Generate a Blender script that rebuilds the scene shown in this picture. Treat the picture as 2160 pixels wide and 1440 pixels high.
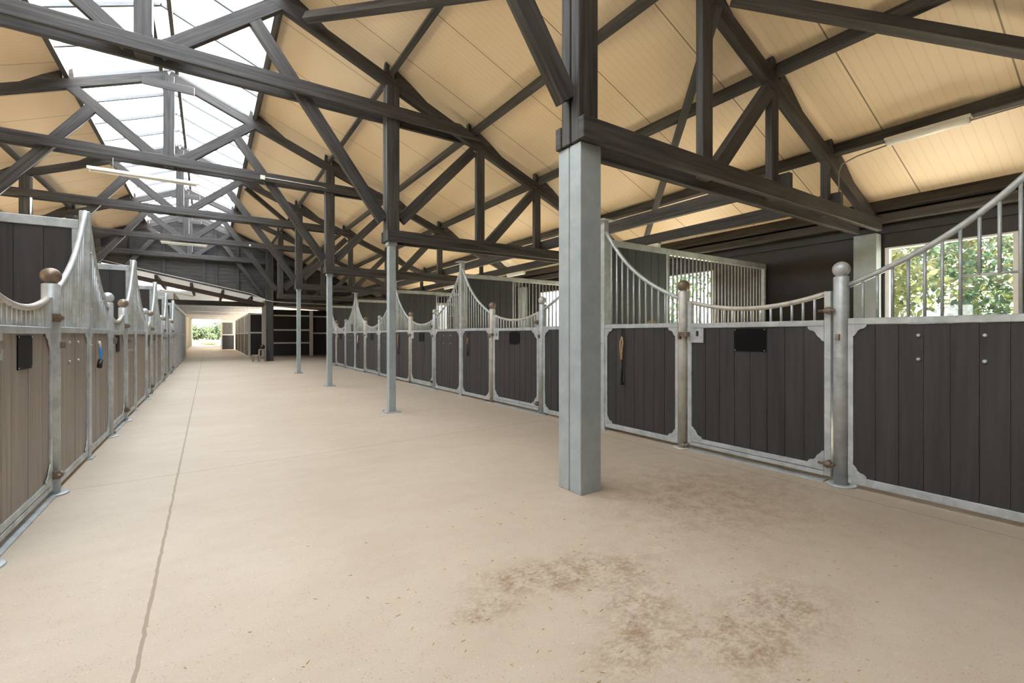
import bpy, math, random
from mathutils import Vector, Matrix
random.seed(11)
S = bpy.context.scene
for o in list(bpy.data.objects): bpy.data.objects.remove(o)
COL = S.collection
R = math.radians

# ------------------------------------------------------------------ camera, sky, exposure
cam_d = bpy.data.cameras.new('camera'); cam = bpy.data.objects.new('camera', cam_d); COL.objects.link(cam)
cam.location = (0, 0, 1.2); cam.rotation_euler = (R(90), 0, -0.5831)
cam_d.sensor_width = 36; cam_d.lens = 974.09 / 2160 * 36; cam_d.shift_y = -0.006
cam_d.clip_end = 600; cam_d.clip_start = 0.05
S.camera = cam
S.view_settings.view_transform = 'Standard'; S.view_settings.look = 'None'
S.view_settings.gamma = 1; S.view_settings.use_curve_mapping = False
S.view_settings.exposure = 2.4
S.cycles.max_bounces = 16; S.cycles.diffuse_bounces = 8; S.cycles.transparent_max_bounces = 16

W = bpy.data.worlds.new('sky'); S.world = W; W.use_nodes = True
wn = W.node_tree.nodes; wl = W.node_tree.links; wn.clear()
w_out = wn.new('ShaderNodeOutputWorld'); w_bg = wn.new('ShaderNodeBackground')
w_tc = wn.new('ShaderNodeTexCoord'); w_no = wn.new('ShaderNodeTexNoise'); w_cr = wn.new('ShaderNodeValToRGB')
w_no.inputs['Scale'].default_value = 2.2; w_no.inputs['Detail'].default_value = 6
w_cr.color_ramp.elements[0].position = 0.35; w_cr.color_ramp.elements[0].color = (0.72, 0.84, 1.0, 1)
w_cr.color_ramp.elements[1].position = 0.62; w_cr.color_ramp.elements[1].color = (1, 1, 1, 1)
wl.new(w_tc.outputs['Generated'], w_no.inputs['Vector']); wl.new(w_no.outputs['Fac'], w_cr.inputs['Fac'])
wl.new(w_cr.outputs['Color'], w_bg.inputs['Color']); wl.new(w_bg.outputs['Background'], w_out.inputs['Surface'])
w_bg.inputs['Strength'].default_value = 1.5

sun_d = bpy.data.lights.new('sun', 'SUN'); sun = bpy.data.objects.new('sun', sun_d); COL.objects.link(sun)
sun_d.energy = 20.0; sun_d.angle = R(1.5); sun_d.color = (1.0, 0.93, 0.82)
sun.rotation_euler = Vector((-0.74, -0.12, -0.66)).to_track_quat('-Z', 'Y').to_euler(); sun.location = (30, 5, 30)

# ------------------------------------------------------------------ materials
def mat(name):
    m = bpy.data.materials.new(name); m.use_nodes = True
    return m, m.node_tree.nodes, m.node_tree.links, m.node_tree.nodes['Principled BSDF']
def setp(b, col=None, rough=None, metal=None, spec=None):
    if col is not None: b.inputs['Base Color'].default_value = (*col, 1)
    if rough is not None: b.inputs['Roughness'].default_value = rough
    if metal is not None: b.inputs['Metallic'].default_value = metal
    if spec is not None: b.inputs['Specular IOR Level'].default_value = spec
def ramp(n, stops):
    r = n.new('ShaderNodeValToRGB'); e = r.color_ramp.elements
    while len(e) > 1: e.remove(e[-1])
    e[0].position = stops[0][0]; e[0].color = (*stops[0][1], 1)
    for p, c in stops[1:]:
        k = e.new(p); k.color = (*c, 1)
    return r
def mth(n, l, op, a, b=None, clamp=False):
    m = n.new('ShaderNodeMath'); m.operation = op; m.use_clamp = clamp
    for i, v in enumerate((a, b)):
        if v is None: continue
        if isinstance(v, (int, float)): m.inputs[i].default_value = v
        else: l.new(v, m.inputs[i])
    return m.outputs[0]
def mixc(n, l, fac, a, b):
    m = n.new('ShaderNodeMix'); m.data_type = 'RGBA'
    for i, v in ((0, fac), (6, a), (7, b)):
        if isinstance(v, (int, float)): m.inputs[i].default_value = v
        elif isinstance(v, tuple): m.inputs[i].default_value = (*v, 1)
        else: l.new(v, m.inputs[i])
    return m.outputs[2]
def noise(n, l, vec, scale, detail=4, rough=0.55):
    t = n.new('ShaderNodeTexNoise'); t.inputs['Scale'].default_value = scale
    t.inputs['Detail'].default_value = detail; t.inputs['Roughness'].default_value = rough
    l.new(vec, t.inputs['Vector']); return t.outputs['Fac']
def mapping(n, l, src, scale=(1, 1, 1), loc=(0, 0, 0)):
    m = n.new('ShaderNodeMapping'); m.inputs['Scale'].default_value = scale; m.inputs['Location'].default_value = loc
    l.new(src, m.inputs['Vector']); return m.outputs['Vector']
def bump(n, l, b, h, strength, dist=0.01):
    k = n.new('ShaderNodeBump'); k.inputs['Strength'].default_value = strength; k.inputs['Distance'].default_value = dist
    l.new(h, k.inputs['Height']); l.new(k.outputs['Normal'], b.inputs['Normal'])

def wood(name, dark, light, rough=0.6, spec=0.35, bs=0.5, contrast=(0.35, 0.72)):
    m, n, l, b = mat(name)
    uv = n.new('ShaderNodeUVMap')
    g = noise(n, l, mapping(n, l, uv.outputs['UV'], (1.3, 26, 1)), 1.0, 5, 0.6)
    g2 = noise(n, l, mapping(n, l, uv.outputs['UV'], (0.45, 3.2, 1), (4, 9, 0)), 1.0, 3)
    s = mth(n, l, 'ADD', mth(n, l, 'MULTIPLY', g, 0.55), mth(n, l, 'MULTIPLY', g2, 0.45))
    r = ramp(n, [(contrast[0], dark), (contrast[1], light)]); l.new(s, r.inputs['Fac'])
    l.new(r.outputs['Color'], b.inputs['Base Color']); setp(b, rough=rough, spec=spec)
    bump(n, l, b, g, bs, 0.006)
    return m
def plain(name, col, rough=0.5, metal=0.0, spec=0.5, var=0.12, scale=9.0):
    m, n, l, b = mat(name)
    tc = n.new('ShaderNodeTexCoord')
    f = noise(n, l, tc.outputs['Object'], scale, 4)
    r = ramp(n, [(0.3, tuple(c * (1 - var) for c in col)), (0.7, tuple(min(1, c * (1 + var)) for c in col))])
    l.new(f, r.inputs['Fac']); l.new(r.outputs['Color'], b.inputs['Base Color'])
    setp(b, rough=rough, metal=metal, spec=spec)
    return m
def galvanised(name, a, c, metal, rough, rust=0.0):
    m, n, l, b = mat(name)
    tc = n.new('ShaderNodeTexCoord'); gp = n.new('ShaderNodeNewGeometry')
    v = n.new('ShaderNodeTexVoronoi'); v.inputs['Scale'].default_value = 22; l.new(gp.outputs['Position'], v.inputs['Vector'])
    f = noise(n, l, gp.outputs['Position'], 6.5, 5)
    s = mth(n, l, 'ADD', mth(n, l, 'MULTIPLY', f, 0.8), mth(n, l, 'MULTIPLY', v.outputs['Color'], 0.2))
    r = ramp(n, [(0.32, a), (0.68, c)]); l.new(s, r.inputs['Fac'])
    col = r.outputs['Color']
    if rust > 0:
        f2 = noise(n, l, mapping(n, l, gp.outputs['Position'], (1, 1, 0.6), (3, 5, 1)), 5.0, 5)
        k = ramp(n, [(0.62 - rust, (0, 0, 0)), (0.84 - rust, (1, 1, 1))]); l.new(f2, k.inputs['Fac'])
        col = mixc(n, l, mth(n, l, 'MULTIPLY', k.outputs['Color'], 0.8), col, (0.16, 0.10, 0.055))
    l.new(col, b.inputs['Base Color']); setp(b, rough=rough, metal=metal, spec=0.5)
    bump(n, l, b, f, 0.06, 0.01)
    return m

M = {}
M['timber'] = wood('black stained timber', (0.014, 0.0128, 0.0125), (0.118, 0.111, 0.106), 0.62, 0.4, 0.8, (0.36, 0.74))
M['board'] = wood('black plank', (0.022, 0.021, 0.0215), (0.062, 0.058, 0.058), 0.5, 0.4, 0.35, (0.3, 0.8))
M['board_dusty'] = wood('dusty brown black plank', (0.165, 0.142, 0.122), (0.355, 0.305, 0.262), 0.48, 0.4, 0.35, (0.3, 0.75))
M['board_blue'] = wood('blue black plank', (0.034, 0.037, 0.043), (0.085, 0.09, 0.102), 0.45, 0.5, 0.3, (0.3, 0.75))
M['tan_wood'] = wood('weathered tan plank', (0.16, 0.13, 0.08), (0.36, 0.31, 0.21), 0.7, 0.3, 0.5)
M['stool_wood'] = wood('stool wood', (0.20, 0.155, 0.12), (0.42, 0.34, 0.27), 0.7, 0.3, 0.5)
M['red_timber'] = wood('reddish brown timber', (0.045, 0.032, 0.027), (0.12, 0.088, 0.075), 0.65, 0.3, 0.5)
M['galv'] = galvanised('galvanised steel', (0.37, 0.405, 0.42), (0.57, 0.615, 0.64), 0.35, 0.42)
M['galv_worn'] = galvanised('worn galvanised steel', (0.44, 0.42, 0.375), (0.60, 0.59, 0.54), 0.3, 0.42, 0.03)
M['rusty'] = galvanised('rust browned steel', (0.17, 0.13, 0.095), (0.33, 0.28, 0.22), 0.4, 0.42, 0.2)
M['column'] = galvanised('light grey steel', (0.32, 0.375, 0.395), (0.40, 0.455, 0.475), 0.15, 0.4)
M['bar_grey'] = plain('grey glazing bar', (0.16, 0.165, 0.17), 0.5, var=0.1)
M['white_post'] = plain('whitewashed post', (0.84, 0.84, 0.82), 0.5, var=0.08)
M['white_metal'] = plain('cream enamel', (0.78, 0.75, 0.66), 0.35, var=0.05)
M['white_frame'] = plain('white window frame', (0.8, 0.81, 0.82), 0.35, var=0.04)
M['black'] = plain('black plastic', (0.012, 0.012, 0.013), 0.35, var=0.1)
M['plate'] = plain('black name plate', (0.005, 0.005, 0.0055), 0.5, spec=0.12, var=0.2)
M['wall'] = plain('dark brown wall panel', (0.022, 0.018, 0.018), 0.38, spec=0.5, var=0.25, scale=1.5)
M['gable'] = wood('dark gable plank', (0.030, 0.029, 0.029), (0.085, 0.083, 0.082), 0.65, 0.3, 0.4)
m, n, l, b = mat('dark gable boarding'); M['gable_boards'] = m
gp = n.new('ShaderNodeNewGeometry'); sx = n.new('ShaderNodeSeparateXYZ'); l.new(gp.outputs['Position'], sx.inputs['Vector'])
fz = mth(n, l, 'FRACT', mth(n, l, 'DIVIDE', sx.outputs['Z'], 0.165))
g_ = noise(n, l, mapping(n, l, gp.outputs['Position'], (1.2, 1, 24)), 1.0, 5, .6)
r = ramp(n, [(0.3, (0.034, 0.032, 0.031)), (0.75, (0.105, 0.10, 0.097))]); l.new(g_, r.inputs['Fac'])
l.new(mixc(n, l, mth(n, l, 'MULTIPLY', mth(n, l, 'LESS_THAN', fz, 0.07), 0.7), r.outputs['Color'], (0.008, 0.008, 0.008)), b.inputs['Base Color'])
setp(b, rough=0.65, spec=0.3); bump(n, l, b, fz, 0.5, 0.012)
M['tan'] = plain('tan leather', (0.42, 0.29, 0.16), 0.6, var=0.2, scale=30)
M['orange'] = plain('orange brown rope', (0.36, 0.17, 0.08), 0.7, var=0.2, scale=30)
M['blue'] = plain('bright blue sleeve', (0.03, 0.28, 0.68), 0.45, var=0.1, scale=30)
M['navy'] = plain('navy sleeve', (0.03, 0.045, 0.11), 0.5, var=0.1, scale=30)
M['white_rope'] = plain('off white rope', (0.72, 0.68, 0.6), 0.7, var=0.15, scale=30)
M['cable'] = plain('grey cable', (0.22, 0.19, 0.16), 0.5)
M['conduit'] = plain('pale conduit', (0.62, 0.60, 0.56), 0.45)
M['straw'] = plain('straw', (0.50, 0.34, 0.14), 0.8, var=0.3, scale=40)
M['grey_paint'] = plain('grey painted timber', (0.45, 0.46, 0.48), 0.6, var=0.15)
M['bark'] = plain('bark', (0.10, 0.075, 0.05), 0.9, var=0.4)
M['roof_tile'] = plain('clay roof tile', (0.42, 0.26, 0.2), 0.8, var=0.2)
M['render'] = plain('pale house wall', (0.7, 0.68, 0.62), 0.8)

def leafmat(name, a, c, trans=0.35):
    m, n, l, b = mat(name)
    gp = n.new('ShaderNodeNewGeometry')
    oi = n.new('ShaderNodeTexNoise'); oi.inputs['Scale'].default_value = 1.4; oi.inputs['Detail'].default_value = 5
    l.new(gp.outputs['Position'], oi.inputs['Vector'])
    r = ramp(n, [(0.36, a), (0.66, c)]); l.new(oi.outputs['Fac'], r.inputs['Fac'])
    l.new(r.outputs['Color'], b.inputs['Base Color']); setp(b, rough=0.5)
    t = n.new('ShaderNodeBsdfTranslucent'); l.new(r.outputs['Color'], t.inputs['Color'])
    mx = n.new('ShaderNodeMixShader'); mx.inputs['Fac'].default_value = trans
    l.new(b.outputs['BSDF'], mx.inputs[1]); l.new(t.outputs['BSDF'], mx.inputs[2])
    l.new(mx.outputs['Shader'], n['Material Output'].inputs['Surface'])
    return m
M['leaf'] = leafmat('green leaves', (0.03, 0.06, 0.026), (0.11, 0.135, 0.065))
M['leaf_blue'] = leafmat('blue green leaves', (0.028, 0.06, 0.036), (0.085, 0.12, 0.075))
M['leaf_yellow'] = leafmat('yellow green leaves', (0.06, 0.085, 0.03), (0.155, 0.155, 0.065))
M['grass'] = plain('meadow grass', (0.30, 0.32, 0.15), 0.9, var=0.15, scale=0.5)

# skylight sheet: clear glazing with a little milky scatter
m, n, l, b = mat('skylight glazing'); M['skylight'] = m
tr = n.new('ShaderNodeBsdfTransparent'); tr.inputs['Color'].default_value = (0.93, 0.95, 0.97, 1)
tl = n.new('ShaderNodeBsdfTranslucent'); tl.inputs['Color'].default_value = (0.92, 0.94, 0.96, 1)
mx = n.new('ShaderNodeMixShader'); mx.inputs['Fac'].default_value = 0.04
l.new(tr.outputs[0], mx.inputs[1]); l.new(tl.outputs[0], mx.inputs[2]); l.new(mx.outputs[0], n['Material Output'].inputs['Surface'])
m, n, l, b = mat('white translucent roof sheet'); M['ext_ceiling'] = m
setp(b, (0.76, 0.77, 0.78), 0.6)
tl = n.new('ShaderNodeBsdfTranslucent'); tl.inputs['Color'].default_value = (0.80, 0.81, 0.81, 1)
mx = n.new('ShaderNodeMixShader'); mx.inputs['Fac'].default_value = 0.09
l.new(b.outputs[0], mx.inputs[1]); l.new(tl.outputs[0], mx.inputs[2]); l.new(mx.outputs[0], n['Material Output'].inputs['Surface'])
m, n, l, b = mat('window glass'); M['glass'] = m
tr = n.new('ShaderNodeBsdfTransparent'); tr.inputs['Color'].default_value = (0.96, 0.98, 0.97, 1)
gl = n.new('ShaderNodeBsdfGlossy'); gl.inputs['Roughness'].default_value = 0.02
mx = n.new('ShaderNodeMixShader'); mx.inputs['Fac'].default_value = 0.05
l.new(tr.outputs[0], mx.inputs[1]); l.new(gl.outputs[0], mx.inputs[2]); l.new(mx.outputs[0], n['Material Output'].inputs['Surface'])
m, n, l, b = mat('diffuser'); M['diffuser'] = m
setp(b, (0.85, 0.85, 0.82), 0.25)

# roof sandwich panel: cream, seam every 1.13 m, fine ribs down the slope
m, n, l, b = mat('cream roof panel'); M['roof'] = m
gp = n.new('ShaderNodeNewGeometry'); sx = n.new('ShaderNodeSeparateXYZ'); l.new(gp.outputs['Position'], sx.inputs['Vector'])
fy = mth(n, l, 'FRACT', mth(n, l, 'DIVIDE', mth(n, l, 'ADD', sx.outputs['Y'], 100 * 1.13 - 1.6), 1.13))
seam = mth(n, l, 'LESS_THAN', mth(n, l, 'ABSOLUTE', mth(n, l, 'SUBTRACT', fy, 0.5)), 0.006)
fr = mth(n, l, 'FRACT', mth(n, l, 'MULTIPLY', sx.outputs['Y'], 1 / 0.0942))
rib = mth(n, l, 'LESS_THAN', mth(n, l, 'ABSOLUTE', mth(n, l, 'SUBTRACT', fr, 0.5)), 0.07)
f1 = noise(n, l, mapping(n, l, gp.outputs['Position'], (0.6, 0.35, 0.6)), 1.0, 4)
r = ramp(n, [(0.3, (0.78, 0.605, 0.40)), (0.7, (0.84, 0.70, 0.515))]); l.new(f1, r.inputs['Fac'])
c = mixc(n, l, mth(n, l, 'MULTIPLY', rib, 0.13), r.outputs['Color'], (0.36, 0.26, 0.16))
c = mixc(n, l, mth(n, l, 'MULTIPLY', seam, 0.8), c, (0.10, 0.07, 0.045))
l.new(c, b.inputs['Base Color']); setp(b, rough=0.42, spec=0.4)
bump(n, l, b, mth(n, l, 'SUBTRACT', 1.0, rib), 0.25, 0.01)

# floor concrete
m, n, l, b = mat('worn beige concrete'); M['floor'] = m
gp = n.new('ShaderNodeNewGeometry'); P = gp.outputs['Position']
sx = n.new('ShaderNodeSeparateXYZ'); l.new(P, sx.inputs['Vector']); X, Y = sx.outputs['X'], sx.outputs['Y']
n1 = noise(n, l, P, 0.55, 5, 0.6); n2 = noise(n, l, P, 9.0, 6, 0.65); n3 = noise(n, l, mapping(n, l, P, (1, 1, 1), (7, 3, 0)), 60, 3, 0.6)
r1 = ramp(n, [(0.3, (0.45, 0.385, 0.30)), (0.7, (0.55, 0.49, 0.40))]); l.new(n1, r1.inputs['Fac'])
c = mixc(n, l, mth(n, l, 'MULTIPLY', n2, 0.45), r1.outputs['Color'], (0.40, 0.325, 0.245))
# fine light and dark grains
vo = n.new('ShaderNodeTexVoronoi'); vo.inputs['Scale'].default_value = 58; l.new(P, vo.inputs['Vector'])
dk = mth(n, l, 'MULTIPLY', mth(n, l, 'LESS_THAN', vo.outputs['Distance'], 0.17), mth(n, l, 'GREATER_THAN', n2, 0.5))
c = mixc(n, l, mth(n, l, 'MULTIPLY', dk, 0.45), c, (0.17, 0.12, 0.085))
lt = mth(n, l, 'GREATER_THAN', n3, 0.67)
c = mixc(n, l, mth(n, l, 'MULTIPLY', lt, 0.35), c, (0.80, 0.75, 0.66))
n4 = noise(n, l, mapping(n, l, P, (1, 1, 1), (2, 8, 0)), 150, 3, 0.7); n5 = noise(n, l, mapping(n, l, P, (0.7, 1.6, 1), (5, 1, 0)), 2.6, 6, 0.62)
r4 = ramp(n, [(0.46, (0, 0, 0)), (0.72, (1, 1, 1))]); l.new(n4, r4.inputs['Fac'])
c = mixc(n, l, mth(n, l, 'MULTIPLY', r4.outputs['Color'], 0.38), c, (0.30, 0.235, 0.165))
r5 = ramp(n, [(0.45, (0, 0, 0)), (0.75, (1, 1, 1))]); l.new(n5, r5.inputs['Fac'])
c = mixc(n, l, mth(n, l, 'MULTIPLY', r5.outputs['Color'], 0.30), c, (0.37, 0.29, 0.215))
def blob(cx, cy, sxx, syy, ang=0.0):
    ca, sa = math.cos(ang), math.sin(ang)
    dx = mth(n, l, 'SUBTRACT', X, cx); dy = mth(n, l, 'SUBTRACT', Y, cy)
    a = mth(n, l, 'DIVIDE', mth(n, l, 'ADD', mth(n, l, 'MULTIPLY', dx, ca), mth(n, l, 'MULTIPLY', dy, sa)), sxx)
    bb = mth(n, l, 'DIVIDE', mth(n, l, 'SUBTRACT', mth(n, l, 'MULTIPLY', dy, ca), mth(n, l, 'MULTIPLY', dx, sa)), syy)
    q = mth(n, l, 'ADD', mth(n, l, 'MULTIPLY', a, a), mth(n, l, 'MULTIPLY', bb, bb))
    return mth(n, l, 'POWER', 2.718, mth(n, l, 'MULTIPLY', q, -1.0))
ns = mth(n, l, 'ADD', mth(n, l, 'MULTIPLY', noise(n, l, P, 8.0, 8, 0.75), 0.6), mth(n, l, 'MULTIPLY', noise(n, l, mapping(n, l, P, (1, 1.6, 1), (3, 3, 0)), 38, 4, 0.7), 0.4)); rs = ramp(n, [(0.44, (0, 0, 0)), (0.60, (1, 1, 1))]); l.new(ns, rs.inputs['Fac'])
st = None
for args in [(1.33, 1.86, .30, .13, -.35), (1.66, 1.74, .34, .17, -.3), (1.70, 1.0, .22, .17, -.6), (1.36, 1.22, .25, .12, .2), (2.1, 1.05, .3, .2, 0), (1.0, 1.75, .15, .1, 0), (1.62, 1.42, .2, .12, 0), (3.2, 2.1, .9, .7, 0)]:
    g = blob(*args); st = g if st is None else mth(n, l, 'ADD', st, g, True)
stm = mth(n, l, 'MULTIPLY', mth(n, l, 'MULTIPLY', st, rs.outputs['Color']), 0.85)
c = mixc(n, l, stm, c, (0.22, 0.135, 0.08))
# soft brownish trampled zone in front of the right hand stalls
tz = mth(n, l, 'MULTIPLY', blob(3.6, 3.2, 1.1, 4.2, 0.0), mth(n, l, 'ADD', 0.25, mth(n, l, 'MULTIPLY', n2, 0.5)))
c = mixc(n, l, mth(n, l, 'MULTIPLY', tz, 0.65), c, (0.30, 0.225, 0.145))
# joints
wob = mth(n, l, 'MULTIPLY', mth(n, l, 'SUBTRACT', noise(n, l, P, 12, 3), 0.5), 0.016)
j1 = mth(n, l, 'LESS_THAN', mth(n, l, 'ABSOLUTE', mth(n, l, 'ADD', mth(n, l, 'ADD', X, 0.213), wob)), 0.0075)
ln = mth(n, l, 'ADD', mth(n, l, 'SUBTRACT', Y, 4.93), mth(n, l, 'MULTIPLY', mth(n, l, 'ADD', X, 0.2), -0.066))
j2 = mth(n, l, 'LESS_THAN', mth(n, l, 'ABSOLUTE', mth(n, l, 'ADD', ln, wob)), 0.006)
j2b = mth(n, l, 'LESS_THAN', mth(n, l, 'ABSOLUTE', mth(n, l, 'SUBTRACT', mth(n, l, 'ADD', Y, wob), 12.6)), 0.008)
j3 = mth(n, l, 'MULTIPLY', mth(n, l, 'LESS_THAN', mth(n, l, 'ABSOLUTE', mth(n, l, 'SUBTRACT', mth(n, l, 'ADD', X, wob), 4.0)), 0.006), mth(n, l, 'LESS_THAN', Y, 5.2))
jj = mth(n, l, 'ADD', mth(n, l, 'MULTIPLY', j1, 0.75), mth(n, l, 'MULTIPLY', mth(n, l, 'ADD', mth(n, l, 'ADD', j2, j3, True), j2b, True), 0.7), True)
c = mixc(n, l, jj, c, (0.24, 0.185, 0.125))
l.new(c, b.inputs['Base Color']); setp(b, rough=0.62, spec=0.35)
bump(n, l, b, n3, 0.12, 0.004)

# ------------------------------------------------------------------ mesh builder
class MB:
    def __init__(s): s.v = []; s.f = []; s.uv = []; s.sm = []
    def quad(s, idx, uvs, smooth=False): s.f.append(idx); s.uv.extend(uvs); s.sm.append(smooth)
    def obox(s, c, ax, ay, az, lx, ly, lz):
        ax, ay, az, c = Vector(ax), Vector(ay), Vector(az), Vector(c)
        b = len(s.v); ou = random.random() * 40; ov = random.random() * 40
        for i in (-1, 1):
            for j in (-1, 1):
                for k in (-1, 1):
                    s.v.append(tuple(c + ax * (i * lx / 2) + ay * (j * ly / 2) + az * (k * lz / 2)))
        def id_(i, j, k): return b + (i > 0) * 4 + (j > 0) * 2 + (k > 0)
        U = lambda i: ou + i * lx / 2
        # +-y
        for j, o in ((-1, 1), (1, -1)):
            q = [(-1, j, -1), (1, j, -1), (1, j, 1), (-1, j, 1)]
            if o < 0: q = q[::-1]
            s.quad([id_(*t) for t in q], [(U(t[0]), ov + t[2] * lz / 2 + j) for t in q])
        for k, o in ((-1, -1), (1, 1)):
            q = [(-1, -1, k), (1, -1, k), (1, 1, k), (-1, 1, k)]
            if o < 0: q = q[::-1]
            s.quad([id_(*t) for t in q], [(U(t[0]), ov + t[1] * ly / 2 + 3 * k) for t in q])
        for i, o in ((-1, 1), (1, -1)):
            q = [(i, -1, -1), (i, -1, 1), (i, 1, 1), (i, 1, -1)]
            if o < 0: q = q[::-1]
            s.quad([id_(*t) for t in q], [(ou + t[1] * ly / 2, ov + t[2] * lz / 2) for t in q])
        return s
    def box(s, x0, x1, y0, y1, z0, z1, g='x'):
        c = ((x0 + x1) / 2, (y0 + y1) / 2, (z0 + z1) / 2); d = (x1 - x0, y1 - y0, z1 - z0)
        e = [(1, 0, 0), (0, 1, 0), (0, 0, 1)]; i = 'xyz'.index(g); o = [i, (i + 1) % 3, (i + 2) % 3]
        return s.obox(c, e[o[0]], e[o[1]], e[o[2]], d[o[0]], d[o[1]], d[o[2]])
    def beam(s, p, q, w, h, side=(0, 1, 0)):      # w along 'side', h across
        p, q = Vector(p), Vector(q); a = (q - p); L = a.length; a.normalize()
        sd = Vector(side); sd = (sd - a * sd.dot(a)).normalized(); up = a.cross(sd)
        return s.obox((p + q) / 2, a, sd, up, L, w, h)
    def prism(s, pts, y0, y1, ax='y'):            # polygon in the plane across ax
        b = len(s.v); N = len(pts)
        def P(u, w, t): return {'y': (u, t, w), 'x': (t, u, w), 'z': (u, w, t)}[ax]
        for t in (y0, y1):
            for u, w in pts: s.v.append(P(u, w, t))
        s.quad([b + i for i in range(N)], [pts[i] for i in range(N)])
        s.quad([b + N + i for i in range(N)][::-1], [pts[i] for i in range(N)][::-1])
        for i in range(N):
            j = (i + 1) % N
            s.quad([b + i, b + N + i, b + N + j, b + j], [(i, y0), (i, y1), (i + 1, y1), (i + 1, y0)])
        return s
    def tube(s, pts, r, seg=10, cap=True):
        pts = [Vector(p) for p in pts]; b = len(s.v); n = len(pts); prev = None
        rr = r if isinstance(r, (list, tuple)) else [r] * n
        for i, p in enumerate(pts):
            t = (pts[min(i + 1, n - 1)] - pts[max(i - 1, 0)]).normalized()
            if prev is None:
                u = Vector((0, 0, 1)) if abs(t.z) < 0.9 else Vector((1, 0, 0))
            else: u = prev
            u = (u - t * u.dot(t)).normalized(); w = t.cross(u); prev = u
            for k in range(seg):
                an = 2 * math.pi * k / seg
                s.v.append(tuple(p + (u * math.cos(an) + w * math.sin(an)) * rr[i]))
        L = 0
        for i in range(n - 1):
            d = (pts[i + 1] - pts[i]).length
            for k in range(seg):
                k2 = (k + 1) % seg
                s.quad([b + i * seg + k, b + i * seg + k2, b + (i + 1) * seg + k2, b + (i + 1) * seg + k],
                       [(L, k / seg), (L, (k + 1) / seg), (L + d, (k + 1) / seg), (L + d, k / seg)], True)
            L += d
        if cap:
            s.quad([b + k for k in range(seg)][::-1], [(0, 0)] * seg)
            s.quad([b + (n - 1) * seg + k for k in range(seg)], [(0, 0)] * seg)
        return s
    def lathe(s, prof, c=(0, 0, 0), seg=20):      # prof: (r, z)
        b = len(s.v); n = len(prof)
        for r, z in prof:
            for k in range(seg):
                an = 2 * math.pi * k / seg; s.v.append((c[0] + r * math.cos(an), c[1] + r * math.sin(an), c[2] + z))
        for i in range(n - 1):
            for k in range(seg):
                k2 = (k + 1) % seg
                s.quad([b + i * seg + k, b + i * seg + k2, b + (i + 1) * seg + k2, b + (i + 1) * seg + k], [(k / seg, prof[i][1])] * 4, True)
        s.quad([b + k for k in range(seg)][::-1], [(0, 0)] * seg)
        s.quad([b + (n - 1) * seg + k for k in range(seg)], [(0, 0)] * seg)
        return s
    def build(s, name, m, parent=None, bevel=0.0, loc=None):
        me = bpy.data.meshes.new(name); me.from_pydata(s.v, [], s.f); me.update()
        ul = me.uv_layers.new(name='UVMap')
        ul.data.foreach_set('uv', [x for t in s.uv for x in t])
        me.polygons.foreach_set('use_smooth', s.sm)
        me.materials.append(m)
        o = bpy.data.objects.new(name, me); COL.objects.link(o)
        if parent is not None: o.parent = parent
        if loc is not None: o.location = loc
        if bevel:
            k = o.modifiers.new('edge', 'BEVEL'); k.width = bevel; k.segments = 1; k.limit_method = 'ANGLE'
        return o
def thing(name, label, cat, loc=(0, 0, 0), rz=0.0, group=None):
    o = bpy.data.objects.new(name, None); COL.objects.link(o); o.location = loc; o.rotation_euler = (0, 0, rz)
    o.empty_display_size = 0.2
    return tag(o, label, cat, group)
def tag(o, label, cat, group=None):
    o['label'] = label; o['category'] = cat
    if group: o['group'] = group
    return o
def struct(o, label=None):
    o['kind'] = 'structure'
    if label: o['label'] = label
    return o
def children(o): return [c for c in bpy.data.objects if c.parent is o]
def copy_tree(root, loc, label=None):
    r = root.copy(); COL.objects.link(r); r.location = loc
    if label: r['label'] = label
    for c in children(root):
        k = c.copy(); COL.objects.link(k); k.parent = r
        for g in children(c):
            q = g.copy(); COL.objects.link(q); q.parent = k
    return r
ORD = ['nearest', 'second', 'third', 'fourth', 'fifth', 'sixth', 'seventh', 'eighth', 'ninth', 'tenth']

# ------------------------------------------------------------------ layout numbers
XR = -0.64                         # ridge line
SL = 0.408                         # roof slope
def raf_b(x): return 6.04 - SL * x           # rafter underside, right slope
def raf_t(x): return 6.225 - SL * x
def roof_u(x): return 6.395 - SL * x         # underside of the roof sheets
def mx_(x): return 2 * XR - x
TY = [2.6 + 4.4 * i for i in range(5)]       # trusses
GY = 24.8                                    # gable wall
YB, WR, WL = -5.0, 8.15, -9.45               # back wall, right wall, left wall
PX = [0.88, 2.42, 3.87, 5.30, 6.72, 8.02]    # purlin lines
RS = 4.25                                    # right stall front plane
LS = -0.985                                  # left stall front plane

# ------------------------------------------------------------------ setting
struct(MB().box(-12, 12, YB, 68, -0.2, 0).build('floor', M['floor']))
rb = MB()
for sgn in (1, -1):
    xs = (PX[0], 8.7) if sgn > 0 else (mx_(8.7), mx_(PX[0]))
    f_ = roof_u if sgn > 0 else (lambda x: roof_u(mx_(x)))
    rb.prism([(xs[0], f_(xs[0])), (xs[1], f_(xs[1])), (xs[1], f_(xs[1]) + 0.08), (xs[0], f_(xs[0]) + 0.08)], YB, 25.0)
rb.prism([(mx_(PX[0]), roof_u(PX[0])), (XR, roof_u(XR)), (PX[0], roof_u(PX[0])), (PX[0], roof_u(PX[0]) + .08), (XR, roof_u(XR) + .08), (mx_(PX[0]), roof_u(PX[0]) + .08)], YB, -1.8)  # unseen ridge stretch roofed solid to dim light from behind the camera
struct(rb.build('ceiling', M['roof']))
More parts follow.
